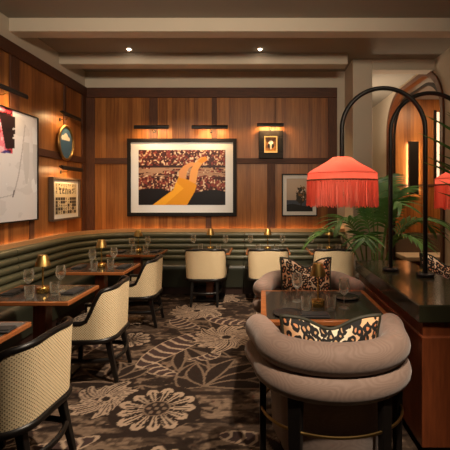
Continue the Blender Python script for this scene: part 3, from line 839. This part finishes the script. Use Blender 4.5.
def img_canvas(u, v):
    n = fbm(u*5, v*7, 2); C = np.empty(u.shape+(3,)); C[:] = lin((226, 220, 216)); C[n > .58] = lin((216, 210, 206)); C[fbm(u*3+9, v*3, 6) > .62] = lin((236, 232, 228))
    z = inpoly(u, v, [(-.1, .54), (.725, .61), (.73, 1.0), (-.1, 1.1)]); q = fbm(u*16, v*16, 14)
    C[z] = lin((196, 60, 72)); C[z & (q > .50)] = lin((232, 128, 142)); C[z & (q > .62)] = lin((238, 190, 196)); C[z & (q < .42)] = lin((70, 20, 30)); C[z & (q < .33)] = lin((22, 14, 20))
    C[inpoly(u, v, [(.60, .93), (.755, .95), (.75, .66), (.66, .64)]) & (q > .3)] = lin((38, 22, 26)); C[z & (v < .612+.02*np.sin(u*40))] = lin((70, 60, 130))
    def line(p, w, col):
        for (a, b), (c, d) in zip(p[:-1], p[1:]):
            L = math.hypot(c-a, d-b); s = np.clip(((u-a)*(c-a)+(v-b)*(d-b))/L/L, 0, 1); C[np.hypot(u-a-s*(c-a), v-b-s*(d-b)) < w] = lin(col)
    line([(.74, .24), (.79, .42), (.83, .66), (.86, .90)], .006, (186, 178, 174)); line([(.55, .20), (.74, .24)], .004, (190, 184, 180)); line([(.73, .22), (.745, .28)], .006, (110, 100, 100))
    for cx, w in ((.875, .035), (.985, .035)): C[(np.abs(u-cx) < w*np.sqrt(np.clip((v-.34)/.2, 0, 1))) & (v > .34) & (v < .74)] = lin((205, 199, 194))
    return C
picture('canvas_painting', 'very large white abstract canvas with red and black patch on the left wall', (LX+.022, 4.26, 1.96), 1.90, 1.40, 'L', .05, .015, 0, 'frame_black', img_canvas, 190, 140)
# letter collage
GLYPH = {'t': '010 111 010 010 010 011', 'e': '111 100 110 100 100 111', 'n': '110 101 101 101 101 101', 'a': '010 101 101 111 101 101', 's': '011 100 010 001 001 110'}
def img_letters(u, v):
    C = np.empty(u.shape+(3,)); C[:] = lin((216, 202, 170)); r = np.random.RandomState(3); ink = lin((34, 26, 20))
    def glyph(bits, x0, y0, w, h):
        rows = bits.split(); 
        for j, row in enumerate(rows):
            for i, b in enumerate(row):
                if b == '1': C[(u >= x0+i*w/3) & (u < x0+(i+1)*w/3*1.0) & (v <= y0-j*h/6) & (v > y0-(j+1)*h/6)] = ink
    for j in range(9):
        for i in range(9):
            x0, y0 = .03+i*.106, .985-j*.108; 
            if .64 < y0 < .86 and .12 < x0 < .85: continue
            dark = y0 < .62 and (x0 < .36 or x0 > .55)
            if dark and r.rand() < .62: C[(u > x0) & (u < x0+.095) & (v < y0) & (v > y0-.098)] = lin((58, 46, 34))
            g = ' '.join(''.join(r.choice(['0', '1']) for _ in range(3)) for _ in range(6)) if r.rand() < .5 else r.choice(list(GLYPH.values()))
            if r.rand() < .9: glyph(g, x0+.015, y0-.01, .065, .08)
    for ch, x0, h, y0 in (('t', .17, .20, .86), ('e', .32, .17, .84), ('n', .46, .19, .84), ('a', .61, .17, .83), ('s', .76, .16, .84)): glyph(GLYPH[ch], x0, y0, .11, h)
    return C
picture('framed_picture', 'deep-framed letter collage in black on cream, on the left wall below the round painting', (LX+.002, 5.98, 1.54), .84, .66, 'L', .075, .03, .06, 'frame_brown', img_letters, 150, 120)
# small dark picture with gilt inner edge
def img_bird(u, v):
    C = np.empty(u.shape+(3,)); C[:] = lin((120, 74, 24)); C[fbm(u*6, v*6, 3) > .5] = lin((150, 96, 34))
    C[v < .12] = lin((190, 140, 60)); C[np.hypot((u-.5)/.20, (v-.62)/.17) < 1] = lin((236, 226, 200)); C[np.hypot((u-.34)/.13, (v-.40)/.15) < 1] = lin((30, 18, 12)); C[np.hypot((u-.66)/.13, (v-.40)/.15) < 1] = lin((30, 18, 12))
    C[inpoly(u, v, [(.42, .5), (.58, .5), (.56, .16), (.44, .16)])] = lin((226, 212, 186)); return C
sp_ = picture('framed_picture', 'small picture of a white figure on gold in a wide black frame', (.155, BY-.0185, 2.49), .43, .49, 'B', .06, .118, 0, 'frame_black', img_bird, 60, 70)
k = MB(); 
for b in ((-.115, .115, .125, .145), (-.115, .115, -.145, -.125), (-.115, -.095, -.125, .125), (.095, .115, -.125, .125)): k.box(b[0], b[1], -.064, -.03, b[2], b[3])
k.build('gilt_edge', M['old_brass'], sp_)
def img_land(u, v):
    C = np.empty(u.shape+(3,)); C[:] = (lin((188, 168, 150))*(.75+.35*v[..., None])); C[v < .34] = lin((62, 70, 84)); C[v < .20+.03*np.sin(u*7)] = lin((26, 26, 24))
    n = fbm(u*14, v*14, 5); C[(np.hypot((u-.55)/.26, (v-.50)/.30) < .75+.6*(n-.4)) & (n > .34)] = lin((44, 38, 24)); C[(np.hypot((u-.57)/.2, (v-.55)/.25) < 1) & (n > .6)] = lin((120, 86, 50))
    C[inpoly(u, v, [(.53, .15), (.58, .15), (.57, .5), (.55, .5)])] = lin((30, 24, 18)); return C
picture('framed_picture', 'framed landscape with a dark tree, partly behind the coral lampshade', (.665, BY-.002, 1.60), .63, .75, 'B', .04, .02, .065, 'frame_black', img_land, 90, 110)
# round painting of a cloud
rp = thing('round_painting', 'round painting of a white cloud on blue in a brass ring, left wall', 'picture', (LX+.024, 5.98, 2.42), PI/2)
k = MB(); k.tube([(.215*math.cos(a), -.024, .262*math.sin(a)) for a in np.linspace(0, 2*PI, 56, endpoint=False)], .022, 10, closed=True); k.build('frame', M['old_brass'], rp, smooth=True)
n = 70; R_, T_ = np.meshgrid(np.linspace(0.001, .255, 40), np.linspace(0, 2*PI, n)); PX, PZ = R_*np.cos(T_)*.82, R_*np.sin(T_)
Cc = np.empty(PX.shape+(3,)); Cc[:] = lin((66, 104, 134)); nz = fbm(PX*14+5, PZ*14+5, 2)
m = (PZ > .04) & (np.minimum.reduce([np.hypot((PX-a)/w, (PZ-b)/h_) for a, b, w, h_ in ((-.07, .07, .06, .045), (.0, .09, .065, .06), (.07, .065, .06, .04))]) < .75+.4*nz); Cc[m] = lin((232, 222, 208))
grid_mesh('canvas', np.stack([PX, np.full_like(PX, -.02), PZ], -1), Cc, M['art'], rp)

def picture_light(c, w, face, label, gold=False, off=.17, watt=7):
    t = thing('picture_light', label, 'lamp', c, PI/2 if face == 'L' else 0, 'picture lights')
    k = MB(); k.box(-.022, .022, -.012, -.001, -.05, .0); k.build('wall_plate', M['black_metal'], t, bevel=.003)
    k = MB(); k.tube([(0, -.012, -.025), (0, -off*.6, -.02), (0, -off, .02)], .008, 8); k.build('arm', M['old_brass'], t, smooth=True)
    k = MB(); n = 10; v = []; f = []
    for x in (-w/2, w/2):
        for i in range(n+1):
            a = -.75+(PI+.2)*i/n; v.append((x, -off-.038*math.cos(a), .02+.040*math.sin(a)))
    for i in range(n): f.append((i, i+1, n+2+i, n+1+i))
    f += [tuple(range(n, -1, -1)), tuple(range(n+1, 2*n+2))]
    k.add(v, f); k.build('reflector', M['black_metal'] if not gold else M['black_metal'], t, smooth=True, solid=.004)
    k = MB(); k.tube([(-w*.40, -off+.006, .026), (w*.40, -off+.006, .026)], .008, 8); k.build('tube_bulb', M['bulb'], t, smooth=True)
    l = lamp('AREA', 'picture_glow', (0, -off, .010), watt, (1, .58, .24), (0, -off+.10, -.35), w*.7, .03, parent=t)
    return t
picture_light((-1.905, BY-.018, 2.745), .59, 'B', 'black bar picture light above the left half of the yellow hand print', watt=7)
picture_light((-.90, BY-.018, 2.745), .62, 'B', 'black bar picture light above the right half of the yellow hand print', watt=7)
picture_light((.145, BY-.012, 2.79), .46, 'B', 'brass bar picture light shining over the small black-framed picture', True, .13, 9)
picture_light((LX+.002, 4.45, 2.80), .60, 'L', 'brass and black picture light over the large white canvas', True, watt=7)
picture_light((LX+.002, 5.88, 2.79), .52, 'L', 'brass and black picture light over the round cloud painting', True, watt=4)
picture_light((LX+.002, 5.90, 1.98), .62, 'L', 'brass and black picture light between round painting and letter collage', True, watt=5)

# ------------------------------------------------------------------ table lamps, glasses, napkins, plates
def table_lamp():
    t = thing('table_lamp', 'lamp', 'lamp')
    k = MB(); k.lathe([(.0, .001), (.048, .001), (.05, .004), (.05, .045), (.046, .05), (.012, .052), (0, .053)], n=28); k.build('base', M['brass'], t, smooth=True)
    k = MB(); k.lathe([(.0065, .05), (.0065, .30)], n=12); k.build('stem', M['brass'], t, smooth=True)
    k = MB(); k.lathe([(.062, .235), (.036, .325), (.034, .327), (0, .328)], n=28); k.build('lamp_shade', M['shade_brass'], t, smooth=True, solid=.002)
    k = MB(); k.lathe([(.014, .292), (.014, .30)], n=12); k.build('bulb', M['small_bulb'], t)
    return t
TL = Proto(table_lamp()); lg = 'small brass cordless table lamps'
def wine():
    k = MB(); k.lathe([(0, .002), (.036, .002), (.036, .004), (.006, .009), (.0042, .02), (.0042, .095), (.012, .102), (.034, .125), (.042, .155), (.039, .19), (.033, .222),
                       (.0315, .222), (.0375, .19), (.0405, .155), (.0325, .127), (.010, .106), (0, .104)], n=20)
    return k.build('wine_glass', M['glass'], smooth=True)
def tumbler():
    k = MB(); k.lathe([(0, .002), (.030, .002), (.034, .02), (.038, .10), (.0365, .10), (.0325, .022), (.028, .010), (0, .009)], n=20)
    return k.build('water_glass', M['glass'], smooth=True)
def napkin_():
    t = thing('folded_napkin', 'napkin', 'napkin')
    k = MB(); k.box(-.055, .055, -.10, .10, .001, .012); k.build('cloth', M['napkin'], t, bevel=.004)
    k = MB(); k.box(-.03, .05, -.092, .092, .012, .018); k.build('fold', M['napkin'], t, bevel=.003)
    return t
WG, TM, NP = Proto(tag(wine(), '', 'glass')), Proto(tag(tumbler(), '', 'glass')), Proto(napkin_())
H = .7505
wg, tm_, npg = 'stemmed wine glasses', 'short water tumblers', 'dark folded napkins'
names = ['the nearest left table', 'the left table between the nearest chairs', 'the middle lamp table of the left row', 'the table in the booth corner']
for i, (x, y, _) in enumerate(LEFT):
    nm = names[i]
    if i == 0:
        NP.put((x+.26, y+.1, H), PI/2+.1, 'dark folded napkin on the table corner in the lower left', npg); continue
    TL.put((x, y, H), .3*i, 'small brass table lamp on '+nm, lg)
    WG.put((x-.06, y-.10, H), 0, 'stemmed wine glass left of the lamp on '+nm, wg); TM.put((x-.01, y-.17, H), 0, 'water tumbler at the near side on '+nm, tm_)
    WG.put((x+.12, y+.07, H), 0, 'stemmed wine glass right of the lamp on '+nm, wg); TM.put((x+.12, y-.03, H), 0, 'water tumbler right of the lamp on '+nm, tm_)
    NP.put((x-.26, y, H), .08, 'dark folded napkin on the wall side of '+nm, npg); NP.put((x+.25, y+.03, H), -.06, 'dark folded napkin on the aisle side of '+nm, npg)
bn = ['back-wall table behind the lone cane chair', 'back-wall table under the small dark picture', 'back-wall table next to the palm']
for i, (x, _) in enumerate(BACK):
    nm = bn[i]; y = 5.87
    TL.put((x, y+.02, H), .4*i, 'small brass table lamp on '+nm, lg)
    WG.put((x-.27, y+.06, H), 0, 'stemmed wine glass at the left end of '+nm, wg); WG.put((x+.23, y+.06, H), 0, 'stemmed wine glass at the right end of '+nm, wg)
    TM.put((x-.15, y-.02, H), 0, 'water tumbler left of the lamp on '+nm, tm_); TM.put((x+.13, y-.02, H), 0, 'water tumbler right of the lamp on '+nm, tm_)
    NP.put((x, y-.17, H), PI/2, 'dark folded napkin on near side of '+nm, npg)
# square table
def on(px, py): p = onz(px, py, .75); return (p.x, p.y, H)
ct = 'the square orange-edged table'
TL.put(on(318, 306), 0, 'small brass table lamp in the middle of '+ct, lg)
WG.put(on(344, 308), 0, 'stemmed wine glass right of the brass lamp on '+ct, wg)
WG.put(on(297, 301), 0, 'stemmed wine glass left of the brass lamp on '+ct, wg)
TM.put(on(331, 309), 0, 'rounded tumbler just right of the brass lamp on '+ct, tm_)
TM.put(on(306, 310), 0, 'water tumbler just left of the brass lamp on '+ct, tm_)
def plate():
    t = thing('plate', 'plate', 'plate'); k = MB(); k.lathe([(0, .001), (.07, .001), (.105, .012), (.107, .014), (.104, .0145), (.07, .005), (0, .004)], n=36); k.build('dish', M['plate'], t, smooth=True)
    k = MB(); k.tube([(.105*math.cos(a), .105*math.sin(a), .0138) for a in np.linspace(0, 2*PI, 36, endpoint=False)], .0025, 6, closed=True); k.build('rim', M['black_metal'], t, smooth=True); return t
PT = Proto(plate()); pg = 'dark plates on the square table'
PT.put(on(288, 314.5), 0, 'dark plate at the near left of '+ct, pg); PT.put(on(346, 298), 0, 'dark plate at the far right of '+ct, pg)
NP.put(on(315, 316), PI/2, 'dark folded napkin at the near middle of '+ct, npg)

# ------------------------------------------------------------------ sconce and bench in the alcove, ceiling downlights
sc = thing('wall_sconce', 'tall black backlit wall sconce on the orange wood wall seen through the arch', 'lamp', (3.45, 8.75, 2.2))
k = MB(); k.box(-.11, .11, -.13, -.05, -.58, .62); k.build('cover', M['black_metal'], sc, bevel=.006)
k = MB(); k.box(-.05, .05, -.052, -.001, -.5, .55); k.build('back_box', M['white_metal'], sc)
for sx in (-1, 1):
    k = MB(); k.box(sx*.085-.012, sx*.085+.012, -.05, -.03, -.55, .58); k.build('light_strip', M['sconce_glow'], sc)
bh = thing('bench', 'low brown upholstered bench with pale seat in the alcove beyond the arch', 'bench', (3.55, 8.3, 0))
k = MB(); k.box(-.62, .95, .05, .28, .30, .74); k.build('backrest', M['bench'], bh, bevel=.03)
k = MB(); k.box(-.62, .95, -.55, .06, .24, .34); k.build('seat', M['bench_seat'], bh, bevel=.02)
k = MB(); k.box(-.58, .9, -.5, .25, .002, .24); k.build('base', M['trim_wood'], bh)
lamp('AREA', 'alcove_fill', (3.7, 7.4, 3.75), 50, (1, .66, .36), (3.6, 7.6, 0), .5)  # unseen fill added to brighten the alcove
lamp('AREA', 'passage_fill', (2.2, 7.6, 2.6), 20, (1, .78, .56), (2.2, 7.7, 4), .4)  # unseen upward fill added to lift the passage ceiling
def downlight(x, y, label):
    t = thing('recessed_downlight', label, 'lamp', (x, y, CZ), 0, 'recessed ceiling downlights')
    k = MB(); k.lathe([(.032, -.006), (.05, -.006), (.052, -.001), (.03, -.001)], n=24); k.build('trim_ring', M['white_metal'], t, smooth=True)
    k = MB(); k.lathe([(0, -.026), (.018, -.022), (.028, -.010), (.031, -.001), (0, -.001)], n=20); k.build('lens', M['downlight'], t)
downlight(-2.0, 5.72, 'round recessed downlight in the ceiling at left between the beams')
downlight(-.03, 5.72, 'round recessed downlight in the ceiling at centre between the beams')
